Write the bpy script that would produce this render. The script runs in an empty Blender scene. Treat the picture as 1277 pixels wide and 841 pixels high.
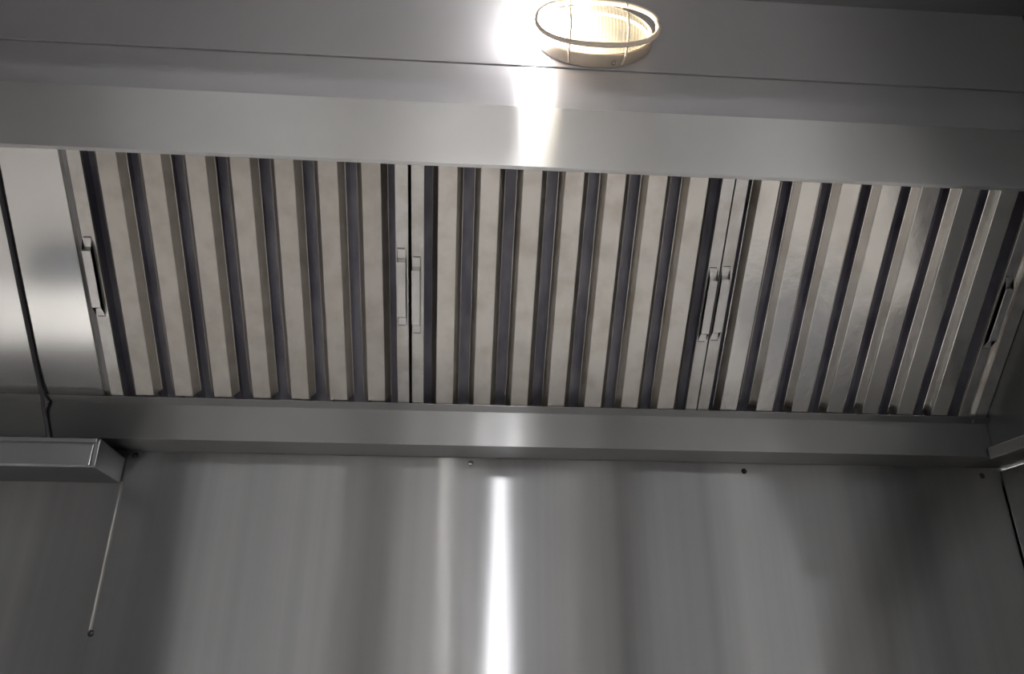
import bpy, bmesh, math, random
from mathutils import Vector, Matrix
random.seed(4)
S = bpy.context.scene
COL = S.collection
H0 = 2.10                       # height of the underside of the grease trough above the floor
A = math.radians(44.0)          # filters lean 44 degrees from horizontal
CA, SA = math.cos(A), math.sin(A)
FB = Vector((0, -0.0902, 0.0653))      # where the filter face meets the trough lip
X0, X1 = -0.62, 1.533           # inside ends of the hood

# ------------------------------------------------------------------ materials
def new_mat(name):
    m = bpy.data.materials.new(name); m.use_nodes = True
    nt = m.node_tree; nt.nodes.clear()
    return m, nt, nt.nodes.new('ShaderNodeOutputMaterial')
def N(nt, kind, **kw):
    n = nt.nodes.new(kind)
    for k, v in kw.items():
        if k in n.inputs.keys(): n.inputs[k].default_value = v
        else: setattr(n, k, v)
    return n
def noise_vec(nt, scale):
    tc = N(nt, 'ShaderNodeNewGeometry'); mp = N(nt, 'ShaderNodeMapping'); mp.inputs['Scale'].default_value = scale
    nt.links.new(tc.outputs['Position'], mp.inputs['Vector']); return mp.outputs['Vector']
def mixcol(nt, fac, a, b):
    n = N(nt, 'ShaderNodeMix', data_type='RGBA')
    nt.links.new(fac, n.inputs[0]); n.inputs[6].default_value = (*a, 1); n.inputs[7].default_value = (*b, 1)
    return n.outputs[2]
def ramp(nt, src, lo, hi):
    r = N(nt, 'ShaderNodeMapRange'); r.inputs['From Min'].default_value = lo; r.inputs['From Max'].default_value = hi
    nt.links.new(src, r.inputs['Value']); return r.outputs['Result']
def brushed(name, col, rough, aniso, tangent=(1, 0, 0), wave=0.0, wscale=(2.2, 2.2, .25), col2=None, grain=.10, diffuse=.0, sc=(3, 3, 3)):
    """brushed sheet steel: the grain runs along the tangent, so highlights smear across it"""
    m, nt, out = new_mat(name)
    g = N(nt, 'ShaderNodeBsdfAnisotropic'); g.inputs['Anisotropy'].default_value = aniso
    t = N(nt, 'ShaderNodeCombineXYZ'); 
    for i in range(3): t.inputs[i].default_value = tangent[i]
    nt.links.new(t.outputs[0], g.inputs['Tangent'])
    n = N(nt, 'ShaderNodeTexNoise'); n.inputs['Scale'].default_value = 1; n.inputs['Detail'].default_value = 5
    nt.links.new(noise_vec(nt, sc), n.inputs['Vector'])
    c2 = col2 or tuple(v * .86 for v in col)
    c = mixcol(nt, ramp(nt, n.outputs['Fac'], .35, .68), col, c2)
    # the fine brush lines
    gr = N(nt, 'ShaderNodeTexNoise'); gr.inputs['Scale'].default_value = 1; gr.inputs['Detail'].default_value = 2
    nt.links.new(noise_vec(nt, (3, 500, 500)), gr.inputs['Vector'])
    mr = N(nt, 'ShaderNodeMapRange'); mr.inputs['To Min'].default_value = rough * (1 - grain); mr.inputs['To Max'].default_value = rough * (1 + grain)
    nt.links.new(gr.outputs['Fac'], mr.inputs['Value']); nt.links.new(mr.outputs[0], g.inputs['Roughness'])
    nt.links.new(c, g.inputs['Color'])
    if wave:
        w = N(nt, 'ShaderNodeTexNoise'); w.inputs['Scale'].default_value = 1; w.inputs['Detail'].default_value = 1.5
        nt.links.new(noise_vec(nt, wscale), w.inputs['Vector'])
        b = N(nt, 'ShaderNodeBump'); b.inputs['Distance'].default_value = wave; b.inputs['Strength'].default_value = 1
        nt.links.new(w.outputs['Fac'], b.inputs['Height']); nt.links.new(b.outputs[0], g.inputs['Normal'])
    if diffuse:
        d = N(nt, 'ShaderNodeBsdfDiffuse'); nt.links.new(c, d.inputs['Color'])
        mx = N(nt, 'ShaderNodeMixShader'); mx.inputs[0].default_value = diffuse
        nt.links.new(g.outputs[0], mx.inputs[1]); nt.links.new(d.outputs[0], mx.inputs[2]); nt.links.new(mx.outputs[0], out.inputs[0])
    else: nt.links.new(g.outputs[0], out.inputs[0])
    return m
def pbr(name, col, rough=.5, metal=0., col2=None, sc=(20, 20, 20), lo=.4, hi=.65, bump=0., emit=None, estr=0.):
    m, nt, out = new_mat(name)
    p = N(nt, 'ShaderNodeBsdfPrincipled'); p.inputs['Roughness'].default_value = rough; p.inputs['Metallic'].default_value = metal
    n = N(nt, 'ShaderNodeTexNoise'); n.inputs['Scale'].default_value = 1; n.inputs['Detail'].default_value = 6
    nt.links.new(noise_vec(nt, sc), n.inputs['Vector'])
    nt.links.new(mixcol(nt, ramp(nt, n.outputs['Fac'], lo, hi), col, col2 or tuple(v * .88 for v in col)), p.inputs['Base Color'])
    if bump:
        b = N(nt, 'ShaderNodeBump'); b.inputs['Distance'].default_value = bump
        nt.links.new(n.outputs['Fac'], b.inputs['Height']); nt.links.new(b.outputs[0], p.inputs['Normal'])
    if emit: p.inputs['Emission Color'].default_value = (*emit, 1); p.inputs['Emission Strength'].default_value = estr
    nt.links.new(p.outputs[0], out.inputs[0]); return m

M = {}
M['splash'] = brushed('splash_steel', (.50, .50, .505), .30, .88, wave=.0013, wscale=(6, 1, .7), grain=.06, sc=(13, 1.2, .12), col2=(.36, .36, .37))
M['plenum'] = brushed('plenum_steel', (.60, .59, .61), .48, .60, wave=.0006, grain=.08, diffuse=.15)
M['rail'] = brushed('rail_steel', (.84, .83, .82), .44, .72, wave=.0006, grain=.05)
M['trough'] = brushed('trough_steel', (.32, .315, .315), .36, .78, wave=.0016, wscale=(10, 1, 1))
M['filler'] = brushed('filler_steel', (.70, .69, .67), .13, .15, wave=.0012, wscale=(3, 4, 4))
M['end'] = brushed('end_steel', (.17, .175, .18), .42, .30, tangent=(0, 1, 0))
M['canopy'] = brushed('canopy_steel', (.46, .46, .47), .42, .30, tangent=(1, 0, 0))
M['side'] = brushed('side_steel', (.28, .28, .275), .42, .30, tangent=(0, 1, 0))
M['box'] = brushed('box_steel', (.36, .355, .36), .36, .35)
M['baffle'] = pbr('baffle_steel', (.70, .665, .62), .33, 1., col2=(.56, .52, .46), sc=(25, 25, 25), lo=.45, hi=.75, bump=.0006)
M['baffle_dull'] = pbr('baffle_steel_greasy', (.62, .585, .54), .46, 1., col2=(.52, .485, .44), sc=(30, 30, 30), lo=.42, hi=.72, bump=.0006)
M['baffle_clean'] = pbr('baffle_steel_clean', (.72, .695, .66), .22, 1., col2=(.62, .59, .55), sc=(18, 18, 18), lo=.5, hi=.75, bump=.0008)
M['frame'] = pbr('filter_frame_steel', (.66, .645, .62), .32, 1., col2=(.55, .52, .48), sc=(30, 30, 30), bump=.0003)
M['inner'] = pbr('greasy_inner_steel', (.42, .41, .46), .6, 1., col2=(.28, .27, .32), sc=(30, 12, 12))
M['handle'] = pbr('handle_steel', (.68, .66, .64), .30, 1.)
M['slot'] = pbr('dark_slot', (.015, .015, .017), .7)
M['screw'] = pbr('dark_screw', (.035, .035, .04), .45, .6)
M['screw_bright'] = pbr('bright_screw', (.6, .6, .62), .25, 1.)
M['cable'] = pbr('black_cable', (.022, .020, .025), .55)
M['lamp_base'] = pbr('cream_lamp_body', (.55, .47, .38), .45)
M['dimming_disc'] = pbr('lamp_dimming_disc', (.13, .125, .10), .7)
M['cage'] = pbr('cream_lamp_wire', (.85, .72, .60), .4)
M['bulb'] = pbr('lit_bulb', (.9, .9, .9), .5, emit=(1., .97, .95), estr=185.)
def glass_mat():
    m, nt, out = new_mat('ribbed_glass')
    tr = N(nt, 'ShaderNodeBsdfTransparent'); tr.inputs[0].default_value = (1, .97, .90, 1)
    tl = N(nt, 'ShaderNodeBsdfTranslucent'); tl.inputs[0].default_value = (1, .88, .66, 1)
    gl = N(nt, 'ShaderNodeBsdfAnisotropic'); gl.inputs['Roughness'].default_value = .12
    # vertical flutes moulded in the glass: thicker glass lets less light through
    geo = N(nt, 'ShaderNodeNewGeometry'); sx = N(nt, 'ShaderNodeSeparateXYZ'); nt.links.new(geo.outputs['Position'], sx.inputs[0])
    mu = N(nt, 'ShaderNodeMath', operation='MULTIPLY'); mu.inputs[1].default_value = 2*math.pi/.0052; nt.links.new(sx.outputs['X'], mu.inputs[0])
    si = N(nt, 'ShaderNodeMath', operation='SINE'); nt.links.new(mu.outputs[0], si.inputs[0])
    nt.links.new(mixcol(nt, ramp(nt, si.outputs[0], -1, 1), (.92, .88, .74), (.42, .38, .27)), tr.inputs[0])
    a = N(nt, 'ShaderNodeMixShader'); a.inputs[0].default_value = .06
    nt.links.new(tr.outputs[0], a.inputs[1]); nt.links.new(tl.outputs[0], a.inputs[2])
    lw = N(nt, 'ShaderNodeFresnel'); lw.inputs[0].default_value = 1.45
    b = N(nt, 'ShaderNodeMixShader'); nt.links.new(lw.outputs[0], b.inputs[0])
    nt.links.new(a.outputs[0], b.inputs[1]); nt.links.new(gl.outputs[0], b.inputs[2])
    nt.links.new(b.outputs[0], out.inputs[0]); return m
M['glass'] = glass_mat()
def tile_mat(name, c1, c2, scale, rough=.35, rot=(0, 0, 0)):
    m, nt, out = new_mat(name)
    p = N(nt, 'ShaderNodeBsdfPrincipled'); p.inputs['Roughness'].default_value = rough
    g = N(nt, 'ShaderNodeNewGeometry'); mp = N(nt, 'ShaderNodeMapping'); mp.inputs['Rotation'].default_value = rot
    nt.links.new(g.outputs['Position'], mp.inputs['Vector'])
    b = N(nt, 'ShaderNodeTexBrick'); b.offset = 0; b.inputs['Scale'].default_value = scale
    b.inputs['Brick Width'].default_value = 1; b.inputs['Row Height'].default_value = 1; b.inputs['Mortar Size'].default_value = .015
    b.inputs['Color1'].default_value = (*c1, 1); b.inputs['Color2'].default_value = (*tuple(v * .95 for v in c1), 1); b.inputs['Mortar'].default_value = (*c2, 1)
    nt.links.new(mp.outputs[0], b.inputs['Vector']); nt.links.new(b.outputs['Color'], p.inputs['Base Color'])
    nt.links.new(p.outputs[0], out.inputs[0]); return m
M['floor'] = tile_mat('floor_tiles', (.58, .555, .53), (.3, .28, .26), 2.5)
M['wall'] = tile_mat('wall_tiles', (.58, .57, .54), (.4, .39, .37), 5, .3, rot=(math.pi/2, 0, 0))
M['ceil'] = pbr('ceiling_paint', (.75, .74, .72), .8)
M['dark'] = pbr('dark_paint', (.05, .05, .055), .5)
M['mat'] = pbr('reflection_mat', (.11, .12, .14), .7)
M['iron'] = pbr('cast_iron', (.03, .03, .032), .6)
M['range'] = brushed('range_steel', (.62, .61, .6), .35, .2)
M['counter'] = pbr('counter_steel', (.70, .68, .65), .5, .3)
M['tube'] = pbr('lit_tube', (.9, .9, .9), .5, emit=(.96, .98, 1.), estr=10.)
M['tube2'] = pbr('lit_bright_tube', (.9, .9, .9), .5, emit=(.98, .98, 1.), estr=95.)
M['fill_tube'] = pbr('lit_fill_tube', (.9, .9, .9), .5, emit=(.98, .98, 1.), estr=75.)  # for the added fill tubes at the sides
M['bulb2'] = pbr('lit_room_bulb', (.9, .9, .9), .5, emit=(1, .97, .92), estr=160.)

# ------------------------------------------------------------------ helpers (all coordinates relative to the trough underside)
def tag(o, label=None, cat=None, group=None, kind=None):
    if label: o['label'] = label
    if cat: o['category'] = cat
    if group: o['group'] = group
    if kind: o['kind'] = kind
    return o
def root(name, loc, label, cat, group=None, rot=None):
    e = bpy.data.objects.new(name, None); COL.objects.link(e)
    e.location = Vector(loc) + Vector((0, 0, H0)); e.empty_display_size = .05
    if rot: e.rotation_euler = rot
    return tag(e, label, cat, group)
def mk(name, bm, mats, parent=None, local=False, smooth=False, bevel=0., seg=2):
    """bm in hood coordinates (or in the parent's own frame when local)"""
    bmesh.ops.recalc_face_normals(bm, faces=bm.faces)
    me = bpy.data.meshes.new(name); 
    if not local:
        p = parent
        off = Vector((0, 0, H0))
        while p is not None: off -= p.location; p = p.parent
        bmesh.ops.translate(bm, verts=bm.verts, vec=off)
    if smooth:
        for f in bm.faces: f.smooth = True
    bm.to_mesh(me); bm.free()
    for m in (mats if isinstance(mats, (list, tuple)) else [mats]): me.materials.append(m)
    o = bpy.data.objects.new(name, me); COL.objects.link(o); o.parent = parent
    if bevel:
        b = o.modifiers.new('bevel', 'BEVEL'); b.width = bevel; b.segments = seg; b.limit_method = 'ANGLE'; b.angle_limit = math.radians(35)
    return o
def B(): return bmesh.new()
def box(bm, a, b, mi=0):
    vs = [bm.verts.new((x, y, z)) for x in (a[0], b[0]) for y in (a[1], b[1]) for z in (a[2], b[2])]
    for q in ((0,1,3,2),(4,6,7,5),(0,4,5,1),(2,3,7,6),(0,2,6,4),(1,5,7,3)):
        f = bm.faces.new([vs[i] for i in q]); f.material_index = mi
def extr(bm, prof, x0, x1, axis='x', mi=0):
    """closed profile of (a,b) pairs swept between x0 and x1"""
    def P(t, a, b): return {'x': (t, a, b), 'y': (a, t, b), 'z': (a, b, t)}[axis]
    va = [bm.verts.new(P(x0, *p)) for p in prof]; vb = [bm.verts.new(P(x1, *p)) for p in prof]
    n = len(prof)
    fs = [bm.faces.new(va), bm.faces.new(list(reversed(vb)))]
    for i in range(n): fs.append(bm.faces.new([va[i], vb[i], vb[(i+1) % n], va[(i+1) % n]]))
    for f in fs: f.material_index = mi
def sheet(line, t):
    """thicken an open polyline (a,b) into a closed profile of thickness t, on its left-hand side"""
    L = [Vector(p) for p in line]; off = []
    for i, p in enumerate(L):
        ns = []
        if i > 0: d = (p - L[i-1]).normalized(); ns.append(Vector((-d.y, d.x)))
        if i < len(L)-1: d = (L[i+1] - p).normalized(); ns.append(Vector((-d.y, d.x)))
        n = sum(ns, Vector((0, 0))).normalized(); k = 1 / max(.3, n.dot(ns[0]))
        off.append(p + n * t * k)
    return [tuple(p) for p in L] + [tuple(p) for p in reversed(off)]
def tube(bm, pts, r, seg=10, closed=False):
    pts = [Vector(p) for p in pts]; n = len(pts); rings = []
    up = Vector((0, 0, 1))
    for i, p in enumerate(pts):
        if closed: d = pts[(i+1) % n] - pts[i-1]
        else: d = pts[min(i+1, n-1)] - pts[max(i-1, 0)]
        d.normalize(); u = d.cross(up)
        if u.length < .01: u = d.cross(Vector((0, 1, 0)))
        u.normalize(); v = d.cross(u)
        rings.append([bm.verts.new(p + r*(math.cos(2*math.pi*k/seg)*u + math.sin(2*math.pi*k/seg)*v)) for k in range(seg)])
    for i in range(n if closed else n-1):
        a, b = rings[i], rings[(i+1) % n]
        for k in range(seg): bm.faces.new([a[k], a[(k+1) % seg], b[(k+1) % seg], b[k]])
    if not closed: bm.faces.new(rings[0]); bm.faces.new(rings[-1])
def lathe(bm, c, axis, prof, seg=24, sx=1., sz=1.):
    """prof: (radius, distance along axis); sx, sz squash the ring (axis -y only)"""
    c = Vector(c); rings = []
    for r, h in prof:
        ring = []
        for k in range(seg):
            t = 2*math.pi*k/seg
            if axis == 'y': v = Vector((r*sx*math.cos(t), -h, r*sz*math.sin(t)))
            else: v = Vector((r*math.cos(t), r*math.sin(t), h))
            ring.append(bm.verts.new(c + v))
        rings.append(ring)
    for a, b in zip(rings, rings[1:]):
        for k in range(seg): bm.faces.new([a[k], a[(k+1) % seg], b[(k+1) % seg], b[k]])
    bm.faces.new(rings[0]); bm.faces.new(rings[-1])
def struct(name, bm, mat, bevel=0.): return tag(mk(name, bm, mat, bevel=bevel), kind='structure')

# ------------------------------------------------------------------ the room
RX0, RX1, RY, RZ = -3.2, 3.9, -3.9, .80
bm = B(); box(bm, (RX0, RY, -H0-.1), (RX1, .1, -H0)); struct('floor', bm, M['floor'])
bm = B(); box(bm, (RX0, RY, RZ), (RX1, .1, RZ+.1)); struct('ceiling', bm, M['ceil'])
bm = B(); box(bm, (RX0, .004, -H0), (RX1, .1, RZ)); struct('wall_back', bm, M['wall'])
bm = B(); box(bm, (RX0, RY-.1, -H0), (RX1, RY, RZ)); struct('wall_front', bm, M['wall'])
bm = B(); box(bm, (RX0-.1, RY, -H0), (RX0, .1, RZ)); struct('wall_left', bm, M['wall'])
bm = B(); box(bm, (RX1, RY, -H0), (RX1+.1, .1, RZ)); struct('wall_right', bm, M['dark'])

# ------------------------------------------------------------------ steel splash panels on the back wall
def screw(parent, x, z, y=0., m='screw', r=.0042):
    bm = B(); lathe(bm, (x, y, z), 'y', [(r*1.25, 0), (r*1.2, .0006), (r, .0012), (r*.75, .0026), (r*.3, .0032)], 16)
    s = mk('screw', bm, M[m], parent, smooth=True); return s
sp = root('splash_panel', (.8, 0, -1.2), 'wide brushed steel splash panel below the three filters, with a long bright streak', 'splash panel')
bm = B(); box(bm, (.0065, 0, -1.2), (1.6025, .003, -.0005)); mk('sheet', bm, M['splash'], sp)
for x, z in ((.0190, -.0075), (1.109, -.0146), (1.565, -.0149)): screw(sp, x, z)
s = screw(sp, .6066, -.0097, m='screw_bright'); s['label'] = 'bright screw head'
screw(sp, .0085, -.2965)
# folded edge of the right sheet, where it laps the left one
bm = B(); extr(bm, [(.0045, .0), (.0045, -.0012), (.0080, -.0020), (.0095, 0)], -.2915, -.0535, axis='z')
mk('folded_edge', bm, M['handle'], sp)
sl = root('splash_panel', (-.3, 0, -1.2), 'steel splash panel left of the seam, under the small steel box', 'splash panel')
bm = B(); box(bm, (-3.1, .0008, -1.2), (.0055, .0036, -.0005)); mk('sheet', bm, M['splash'], sl)
sr = root('side_panel', (1.61, -.2, -1.2), 'dark steel side panel closing the right end of the back wall', 'side panel')
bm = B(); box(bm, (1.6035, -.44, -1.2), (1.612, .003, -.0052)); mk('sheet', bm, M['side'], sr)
bm = B(); box(bm, (1.6015, -.0035, -1.2), (1.6033, -.0005, -.03)); mk('corner_trim', bm, M['box'], sr)

# ------------------------------------------------------------------ the hood
hood = root('extractor_hood', (.5, -.6, 0), 'long stainless steel extractor hood body holding the filters and the lamp', 'extractor hood')
T = .0866
FU = Vector((-CA, SA)); FN = Vector((-SA, -CA))      # (y,z) up the slope and out of the filter face
def fp(s, n): p = Vector((FB.y, FB.z)) + FU*s + FN*n; return (p.x, p.y)
lip = [(-.0005, 0), (-T, 0), (-T, .0600), fp(.0085, .0036)]
bm = B(); extr(bm, sheet(list(reversed(lip)), .0016), X0, X1)
box(bm, (X0, -.0025, 0), (X1, -.0005, .05))
mk('grease_trough', bm, M['trough'], hood, bevel=.0024, seg=3)
bm = B(); extr(bm, sheet([(-.4165, .4435), (-.430, .433), (-.430, .3245), (-.4255, .3215)], .0014), X0, X1)
mk('filter_rail', bm, M['rail'], hood, bevel=.0035, seg=4)
bm = B(); box(bm, (X0, -.4160, .380), (X1, -.412, .5232)); mk('lower_plenum_panel', bm, M['plenum'], hood, bevel=.0008)
bm = B(); box(bm, (X0, -.4175, .5252), (X1, -.412, .692)); mk('upper_plenum_panel', bm, M['plenum'], hood, bevel=.0008)
bm = B(); box(bm, (X0, -1.34, .692), (X1, -.405, .697)); mk('canopy_top', bm, M['canopy'], hood)
bm = B(); box(bm, (X0, -1.34, .56), (X1, -1.335, .692)); box(bm, (X0, -1.335, .56), (X1, -1.30, .565))
mk('canopy_front', bm, M['plenum'], hood)
# back of the plenum behind the filters, dark and greasy
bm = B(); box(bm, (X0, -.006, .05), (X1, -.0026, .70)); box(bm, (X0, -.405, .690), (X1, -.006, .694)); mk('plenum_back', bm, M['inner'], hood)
# end panels with an inward folded lip along their bottom
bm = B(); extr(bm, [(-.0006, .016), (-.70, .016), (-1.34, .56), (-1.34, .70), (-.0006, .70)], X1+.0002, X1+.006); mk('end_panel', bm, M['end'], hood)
bm = B(); extr(bm, [(X1-.012, .0155), (X1-.012, -.005), (1.616, -.005), (1.616, .0155)], -.70, -T-.001, axis='y')
e = mk('end_lip', bm, M['trough'], hood, bevel=.002, seg=3)
bm = B(); box(bm, (X1+.0002, -T-.0005, 0), (1.616, -.0006, .0155)); mk('end_block', bm, M['box'], hood)
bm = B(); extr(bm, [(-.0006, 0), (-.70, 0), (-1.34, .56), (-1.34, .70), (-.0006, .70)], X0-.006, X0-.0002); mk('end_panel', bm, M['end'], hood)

# ------------------------------------------------------------------ grease filters (own frame: x along, y up the slope, z out of the face)
FW, FL, FD = .4955, .468, .044
ROT = (math.pi - A, 0, 0)
def slope_root(name, x, s, n, label, cat, group=None):
    y, z = fp(s, n); return root(name, (x, y, z), label, cat, group, rot=ROT)
def make_filter():
    f = slope_root('grease_filter', .0025, -.018, 0, 'x', 'grease filter', 'baffle grease filters in the hood')
    bm = B(); w = .0195
    def chan(ax, flip, lo, hi):
        # channel section of the frame: face, outer web, inner lip
        pr = [(0, 0), (w, 0), (w, -.005), (w-.0015, -.005), (w-.0015, -.0015), (.0015, -.0015), (.0015, -FD), (0, -FD)]
        for a, b in [(0, 0)]:
            pp = [((FW if ax == 'y' else FL) - p[0], p[1]) if flip else p for p in pr]
            if ax == 'y':
                va = [bm.verts.new((p[0], lo, p[1])) for p in pp]; vb = [bm.verts.new((p[0], hi, p[1])) for p in pp]
            else:
                va = [bm.verts.new((lo, p[0], p[1])) for p in pp]; vb = [bm.verts.new((hi, p[0], p[1])) for p in pp]
            n = len(pp); bm.faces.new(va); bm.faces.new(vb)
            for i in range(n): bm.faces.new([va[i], vb[i], vb[(i+1) % n], va[(i+1) % n]])
    chan('y', False, 0, FL); chan('y', True, 0, FL); 
    box(bm, (w, 0, -FD), (FW-w, .020, -FD+.0015)); box(bm, (w, 0, -FD+.0015), (FW-w, .0015, -.002))
    box(bm, (w, FL-.016, -.0015), (FW-w, FL, 0)); box(bm, (w, FL-.0015, -FD), (FW-w, FL, -.0015))
    hc = FL/2
    for x in (.0025, FW-.0175):
        for yy in (hc-.0655, hc+.0645): box(bm, (x, yy, -.0005), (x+.012, yy+.0014, .0003), 1)
    mk('frame', bm, [M['frame'], M['slot']], f, local=True, bevel=.0006)
    P = .0642
    for k in range(7):
        c = FW/2 + (k-3)*P
        bm = B()
        line = [(c+.0238, -.0145), (c+.0228, -.0140), (c+.0148, -.0006), (c+.0140, 0), (c-.0140, 0), (c-.0148, -.0006), (c-.0228, -.0140), (c-.0238, -.0145)]
        pr = sheet(line, .0011)
        n = len(pr); 
        # the lower end of each baffle is snipped at a slant behind its face
        def y0(z): return .0285 + z*-.30
        va = [bm.verts.new((p[0], y0(p[1]), p[1])) for p in pr]; vb = [bm.verts.new((p[0], FL-.003, p[1]-.0016)) for p in pr]
        bm.faces.new(va); bm.faces.new(vb)
        for i in range(n): bm.faces.new([va[i], vb[i], vb[(i+1) % n], va[(i+1) % n]])
        # thin end cap that closes the trough of the section
        mk('baffle', bm, M['baffle'], f, local=True)
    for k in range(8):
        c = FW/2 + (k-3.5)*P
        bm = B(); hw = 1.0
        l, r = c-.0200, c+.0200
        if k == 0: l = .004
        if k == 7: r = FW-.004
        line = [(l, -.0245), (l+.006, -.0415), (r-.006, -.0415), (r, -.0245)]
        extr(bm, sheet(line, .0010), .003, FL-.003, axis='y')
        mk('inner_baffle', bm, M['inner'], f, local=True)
    for x in (.0005, FW-.0170):
        bm = B(); y = hc
        line = [(y-.064, .0012), (y-.0500, .0012), (y-.0465, .0095), (y+.0445, .0095), (y+.0485, .0012), (y+.064, .0012)]
        pr = sheet(line, .0012)
        n = len(pr); wd = .0135
        va = [bm.verts.new((x, p[0], p[1]-.0011)) for p in pr]; vb = [bm.verts.new((x+wd, p[0], p[1]-.0011)) for p in pr]
        bm.faces.new(va); bm.faces.new(vb)
        for i in range(n): bm.faces.new([va[i], vb[i], vb[(i+1) % n], va[(i+1) % n]])
        mk('handle', bm, M['handle'], f, local=True, bevel=.0006)
    return f
def copy_tree(o, parent=None):
    c = o.copy(); COL.objects.link(c); c.parent = parent
    for ch in list(o.children): copy_tree(ch, c)
    return c
f1 = make_filter()
f1['label'] = 'left steel grease filter beside the plain blanking panel, its slats dull beige'
f2 = copy_tree(f1); y, z = fp(-.031, 0); f2.location = (.5030, y, z+H0)
f2['label'] = 'middle steel grease filter below the lit lamp, between the other two'
f3 = copy_tree(f1); y, z = fp(-.028, 0); f3.location = (1.0005, y, z+H0)
f3['label'] = 'right steel grease filter next to the dark end panel, half in shade'

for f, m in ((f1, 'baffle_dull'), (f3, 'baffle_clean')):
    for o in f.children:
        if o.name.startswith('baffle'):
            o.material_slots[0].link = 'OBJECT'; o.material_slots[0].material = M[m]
# blanking panel left of the filters and the narrow closing strip to their right
bp = slope_root('blanking_panel', X0, -.004, .0012, 'plain flat steel blanking panel left of the filters, crossed by the black cable', 'blanking panel')
bm = B(); pr = [(X0*0, 0), (-X0-.0086, 0), (-X0-.0086, .452), (0, .452)]
box(bm, (0.001, 0, -.0015), (-X0-.0086, .452, 0)); box(bm, (-X0-.0098, 0, -.030), (-X0-.0086, .452, -.0015))
mk('plate', bm, M['filler'], bp, local=True, bevel=.0008)
bm = B(); box(bm, (-X0-.0086, 0, -.0120), (-X0+.0018, .452, -.0105)); mk('joint_strip', bm, M['box'], bp, local=True)
cs = slope_root('closing_strip', 1.498, -.004, -.004, 'narrow folded steel strip between the right filter and the dark end panel', 'closing strip')
bm = B(); box(bm, (.0005, 0, -.0012), (.034, .452, 0)); box(bm, (.0065, 0, 0), (.0080, .452, .0070)); box(bm, (.0005, 0, -.030), (.0017, .452, -.0012))
mk('plate', bm, M['frame'], cs, local=True)

# ------------------------------------------------------------------ black cable and steel box at the left
cpts = []
for x, s_, n_ in ((-.0992, .415, .0046), (-.0998, .370, .0046), (-.1012, .326, .0046), (-.1042, .200, .0046), (-.1066, .070, .0048), (-.1064, .030, .0060), (-.1050, .008, .0080)):
    cpts.append((x, *fp(s_, n_)))
cpts += [(-.1030, -.0930, .0470), (-.0990, -.0905, .0360), (-.0920, -.0902, .0190), (-.0852, -.0902, .0011), (-.0830, -.0902, -.0120)]
cab = root('cable', cpts[-1], 'black cable running from the small steel box up across the plain blanking panel', 'cable')
bm = B(); tube(bm, cpts, .0030, 12); mk('cable_run', bm, M['cable'], cab, smooth=True)
bm = B(); lathe(bm, (-.0830, -.0902, -.0123), 'z', [(.0034, 0), (.0034, .003), (.0032, .004)], 16); mk('gland', bm, M['cable'], cab)
bx = root('junction_box', (-.2, 0, -.06), 'small steel box under the left end of the grease trough', 'box')
bm = B()
prof = [(0, -.0125), (-.130, -.0125), (-.132, -.0150), (-.130, -.0560), (-.127, -.0575), (0, -.0565)]
va = [bm.verts.new((-.45, *p)) for p in prof]; vb = [bm.verts.new((.020 + (p[0]+.13)*-.13, *p)) for p in prof]
bm.faces.new(va); bm.faces.new(vb)
for i in range(6): bm.faces.new([va[i], vb[i], vb[(i+1) % 6], va[(i+1) % 6]])
mk('case', bm, M['box'], bx, bevel=.003, seg=3)
bm = B(); box(bm, (-.45, -.1345, -.0200), (.016, -.1318, -.0125)); mk('top_flange', bm, M['box'], bx, bevel=.001)
bm = B(); box(bm, (-.44, -.1338, -.0560), (.0125, -.1312, -.0215)); mk('cover', bm, M['box'], bx, bevel=.0012)
bm = B(); box(bm, (-.09, -.07, -.0125), (-.05, -.01, -.0005)); mk('bracket', bm, M['box'], bx)

# ------------------------------------------------------------------ bulkhead lamp
LX, LZ, LY = .7815, .579, -.4176
lamp = root('bulkhead_lamp', (LX, LY, LZ), 'lit oval caged bulkhead lamp on the hood above the middle filter', 'lamp')
bm = B(); lathe(bm, (LX, LY, LZ), 'y', [(.97, 0), (1, .003), (1, .016), (.985, .024), (.95, .0275), (.93, .0265), (.90, .010)], 56, sx=.094, sz=.0535)
mk('lamp_body', bm, M['lamp_base'], lamp, smooth=True)
bm = B(); lathe(bm, (LX, LY, LZ), 'y', [(.92, .0085), (.925, .0120), (.3, .0125)], 56, sx=.094, sz=.0535); mk('dimming_disc', bm, M['dimming_disc'], lamp, smooth=True)  # dark disc added behind the glass so the lit inside doesn't wash out
# ribbed glass
bm = B(); n = 120; rings = []
for j in range(13):
    t = j/12*math.pi/2; rr = math.cos(t)**.75; h = .019 + .034*math.sin(t)
    ring = []
    for k in range(n):
        a = 2*math.pi*k/n; x = .0865*rr*math.cos(a); zz = .0465*rr*math.sin(a)
        rib = .0007*math.cos(x*2*math.pi/.0052)*math.sin(t)
        ring.append(bm.verts.new((LX+x, LY-h-rib, LZ+zz)))
    rings.append(ring)
for a_, b_ in zip(rings, rings[1:]):
    for k in range(n):
        try: bm.faces.new([a_[k], a_[(k+1) % n], b_[(k+1) % n], b_[k]])
        except ValueError: pass
bmesh.ops.remove_doubles(bm, verts=bm.verts, dist=.0002)
mk('glass_cover', bm, M['glass'], lamp, smooth=True)
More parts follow.
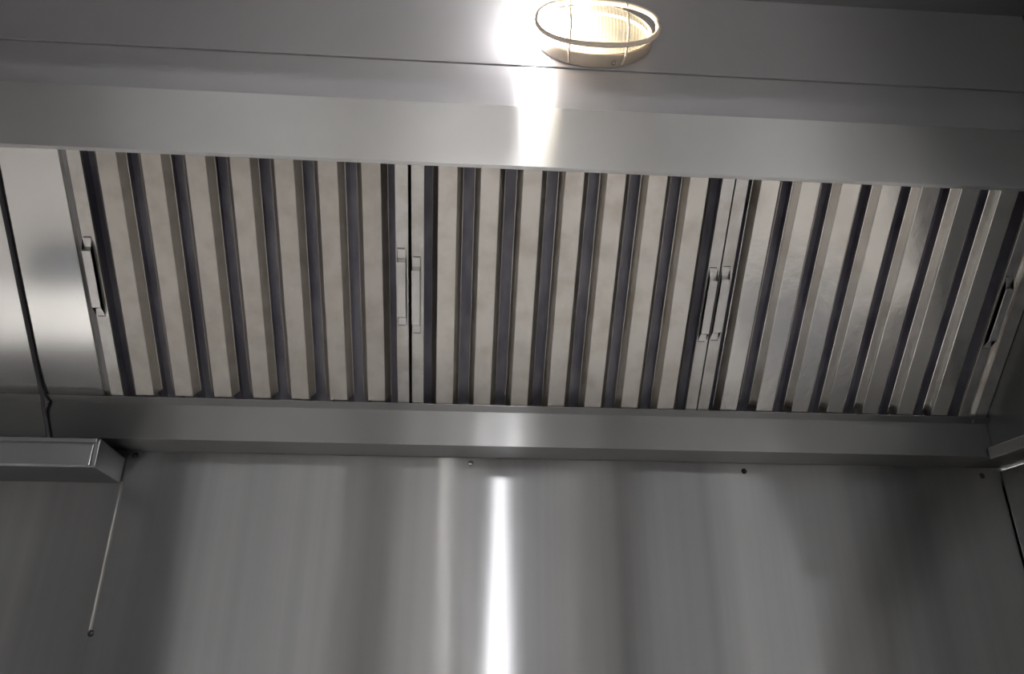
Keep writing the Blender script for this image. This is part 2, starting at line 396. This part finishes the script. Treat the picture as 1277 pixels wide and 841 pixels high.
# wire cage: front loop, struts back to the body, screw
bm = B(); yl = LY-.0430
loop = []
for k in range(64):
    a = 2*math.pi*k/64; c, s_ = math.cos(a), math.sin(a)
    loop.append((LX+.0950*math.copysign(abs(c)**.85, c), yl, LZ-.0025+.0445*math.copysign(abs(s_)**.85, s_)))
tube(bm, loop, .0042, 10, closed=True)
mk('cage_ring', bm, M['cage'], lamp, smooth=True)
for sx in (-1, 1):
    x = LX + sx*.0445
    bm = B(); tube(bm, [(x-.003*sx, LY-.010, LZ-.052), (x, LY-.028, LZ-.0500), (x, yl, LZ-.0410), (x, yl-.014, LZ-.026), (x, yl-.0165, LZ), (x, yl-.014, LZ+.026), (x, yl, LZ+.041), (x, LY-.028, LZ+.050), (x-.003*sx, LY-.010, LZ+.052)], .0018, 8)
    mk('cage_wire', bm, M['cage'], lamp, smooth=True)
for k in range(2):
    sgn = 1 if k else -1
    bm = B(); tube(bm, [(LX-.094, LY-.04, LZ+.0+sgn*.001), (LX-.1015, LY-.028, LZ+sgn*.001), (LX-.092, LY-.010, LZ+sgn*.001)] if sgn < 0 else [(LX+.094, LY-.04, LZ), (LX+.0975, LY-.028, LZ), (LX+.090, LY-.010, LZ)], .003, 8)
    mk('cage_clip', bm, M['cage'], lamp, smooth=True)
bm = B(); lathe(bm, (LX+.028, LY-.012, LZ-.0535), 'y', [(.003, 0), (.003, .005), (.0015, .0065)], 12); s = mk('screw', bm, M['screw_bright'], lamp, smooth=True)
bm = B(); bmesh.ops.create_uvsphere(bm, u_segments=28, v_segments=16, radius=1)
for v in bm.verts: v.co = Vector((.707+v.co.x*.036, LY-.029+v.co.y*.018, LZ+v.co.z*.030))
mk('bulb', bm, M['bulb'], lamp, smooth=True)

# ------------------------------------------------------------------ kitchen in front of the hood (seen in the steel's reflections)
FZ = -H0
rg = root('cooking_range', (.1, -.45, FZ), 'steel cooking range standing below the hood', 'cooking range')
bm = B(); box(bm, (-1.35, -.80, FZ+.10), (1.55, -.02, FZ+.86)); mk('body', bm, M['range'], rg, bevel=.004)
bm = B(); box(bm, (-1.35, -.86, FZ+.86), (1.55, -.64, FZ+.90)); mk('front_ledge', bm, M['counter'], rg, bevel=.005)
bm = B(); box(bm, (-1.35, -.64, FZ+.86), (1.55, -.02, FZ+.885)); mk('hob_plate', bm, M['iron'], rg)
for i in range(7):
    bm = B(); x = -1.31+i*.41
    for k in range(5): box(bm, (x+k*.09, -.58, FZ+.90), (x+k*.09+.014, -.06, FZ+.915))
    for yy in (-.58, -.32, -.075): box(bm, (x, yy, FZ+.885), (x+.374, yy+.015, FZ+.90))
    mk('grate', bm, M['iron'], rg)
for x in (-1.30, .1, 1.46):
    for yy in (-.76, -.10):
        bm = B(); lathe(bm, (x+.02, yy, FZ), 'z', [(.022, 0), (.022, .02), (.018, .03), (.018, .1)], 16); mk('leg', bm, M['range'], rg)
bm = B(); box(bm, (-1.6, -1.50, FZ+.0005), (2.6, -.92, FZ+.012)); tag(mk('reflection_mat', bm, M['mat'], bevel=.003), 'unseen dark grey mat added in front of the cooking range to darken the reflected floor', 'mat')  # unseen mat, added for the grey band mirrored in the blanking panel
def cupboard(x0, x1, y0, y1, h, mat, label, name='cupboard'):
    c = root(name, ((x0+x1)/2, (y0+y1)/2, FZ), label, 'cupboard')
    bm = B(); box(bm, (x0, y0, FZ+.08), (x1, y1, FZ+h)); mk('case', bm, mat, c, bevel=.006)
    xm = (x0+x1)/2
    for a_, b_, hx in ((x0+.01, xm-.004, xm-.05), (xm+.004, x1-.01, xm+.03)):
        bm = B(); box(bm, (a_, y1, FZ+.1), (b_, y1+.02, FZ+h-.02)); dr = mk('door', bm, mat, c, bevel=.003)
        bm = B(); box(bm, (hx, y1+.02, FZ+h*.45), (hx+.02, y1+.05, FZ+h*.62)); mk('handle', bm, M['dark'], dr)
    bm = B(); box(bm, (x0+.03, y0+.03, FZ), (x1-.03, y1-.03, FZ+.08)); mk('plinth', bm, M['dark'], c)
cupboard(-1.62, -1.08, -3.3, -2.7, 2.78, M['dark'], 'tall dark cupboard standing near the wall opposite the hood')
cupboard(.85, 1.25, -3.88, -3.4, 2.3, M['range'], 'narrow steel cupboard against the wall opposite the hood')
bm = B(); box(bm, (1.75, RY+.001, FZ), (2.45, RY+.04, FZ+2.1)); struct('door_1', bm, M['dark'])
def spotbar(x, y):
    c = root('tube_light', (x, y, RZ), 'short tube light at right angles to the hood, just in front of it', 'ceiling light')
    bm = B(); box(bm, (x-.06, y-.32, RZ-.03), (x+.06, y+.32, RZ-.0005)); mk('fitting', bm, M['ceil'], c, bevel=.004)
    bm = B(); tube(bm, [(x, y-.30, RZ-.05), (x, y+.30, RZ-.05)], .026, 14); mk('tube', bm, M['tube2'], c, smooth=True)
spotbar(.765, -1.80)
def tubelight(x, y, label, along=False, mat='tube'):
    c = root('tube_light', (x, y, RZ), label, 'ceiling light', 'ceiling lights of the kitchen')
    ex, ey = (.12, .62) if along else (.62, .12)
    bm = B(); box(bm, (x-ex, y-ey, RZ-.05), (x+ex, y+ey, RZ-.0005)); mk('fitting', bm, M['ceil'], c, bevel=.004)
    for d_ in (-.06, .06):
        p = [(x+d_, y-.6, RZ-.068), (x+d_, y+.6, RZ-.068)] if along else [(x-.6, y+d_, RZ-.068), (x+.6, y+d_, RZ-.068)]
        bm = B(); tube(bm, p, .016, 12); mk('tube', bm, M[mat], c, smooth=True)
tubelight(-.8, -3.4, 'dim ceiling tube light in the far left corner of the kitchen')
tubelight(.75, -3.4, 'dim ceiling tube light in the middle of the far side of the kitchen')
tubelight(2.35, -3.4, 'dim ceiling tube light in the far right corner of the kitchen')
tubelight(2.9, -1.5, 'unseen fill tube added near the right wall, at right angles to the hood', True, 'fill_tube')  # added fill lamp, brightens the floor that the filters mirror
tubelight(-1.45, -1.3, 'unseen fill tube added near the left wall, at right angles to the hood', True, 'fill_tube')  # second added fill lamp, also kept out of the wall's reflections
pl = root('pendant_lamp', (.49, -3.0, RZ), 'bare bulb hanging opposite the hood', 'lamp')
bm = B(); tube(bm, [(.49, -3.0, RZ-.0005), (.49, -3.0, .07)], .004, 8); mk('cord', bm, M['dark'], pl)
bm = B(); bmesh.ops.create_uvsphere(bm, u_segments=16, v_segments=10, radius=.022, matrix=Matrix.Translation((.49, -3.0, .050))); mk('bulb', bm, M['bulb2'], pl, smooth=True)

# ------------------------------------------------------------------ world, camera, colour
w = bpy.data.worlds.new('world'); S.world = w; w.use_nodes = True
w.node_tree.nodes['Background'].inputs[0].default_value = (.5, .52, .55, 1); w.node_tree.nodes['Background'].inputs[1].default_value = .3
cam = bpy.data.cameras.new('camera'); co = bpy.data.objects.new('camera', cam); COL.objects.link(co)
cam.sensor_width = 36; cam.lens = 898.06/1277*36; cam.clip_start = .02
yaw, pit, rol = .0633, .4024, .0051
fw = Vector((math.sin(yaw)*math.cos(pit), math.cos(yaw)*math.cos(pit), math.sin(pit)))
r = Vector((math.cos(yaw), -math.sin(yaw), 0)); u = r.cross(fw)
c_, s_ = math.cos(rol), math.sin(rol); r2 = c_*r + s_*u; u2 = -s_*r + c_*u
co.matrix_world = Matrix(((r2.x, u2.x, -fw.x, .5986), (r2.y, u2.y, -fw.y, -1.285), (r2.z, u2.z, -fw.z, -.308+H0), (0, 0, 0, 1)))
S.camera = co
v = S.view_settings; v.view_transform = 'Standard'; v.look = 'None'; v.gamma = 1; v.use_curve_mapping = False; v.exposure = .85
S.cycles.sample_clamp_indirect = 8.
S.cycles.max_bounces = 10
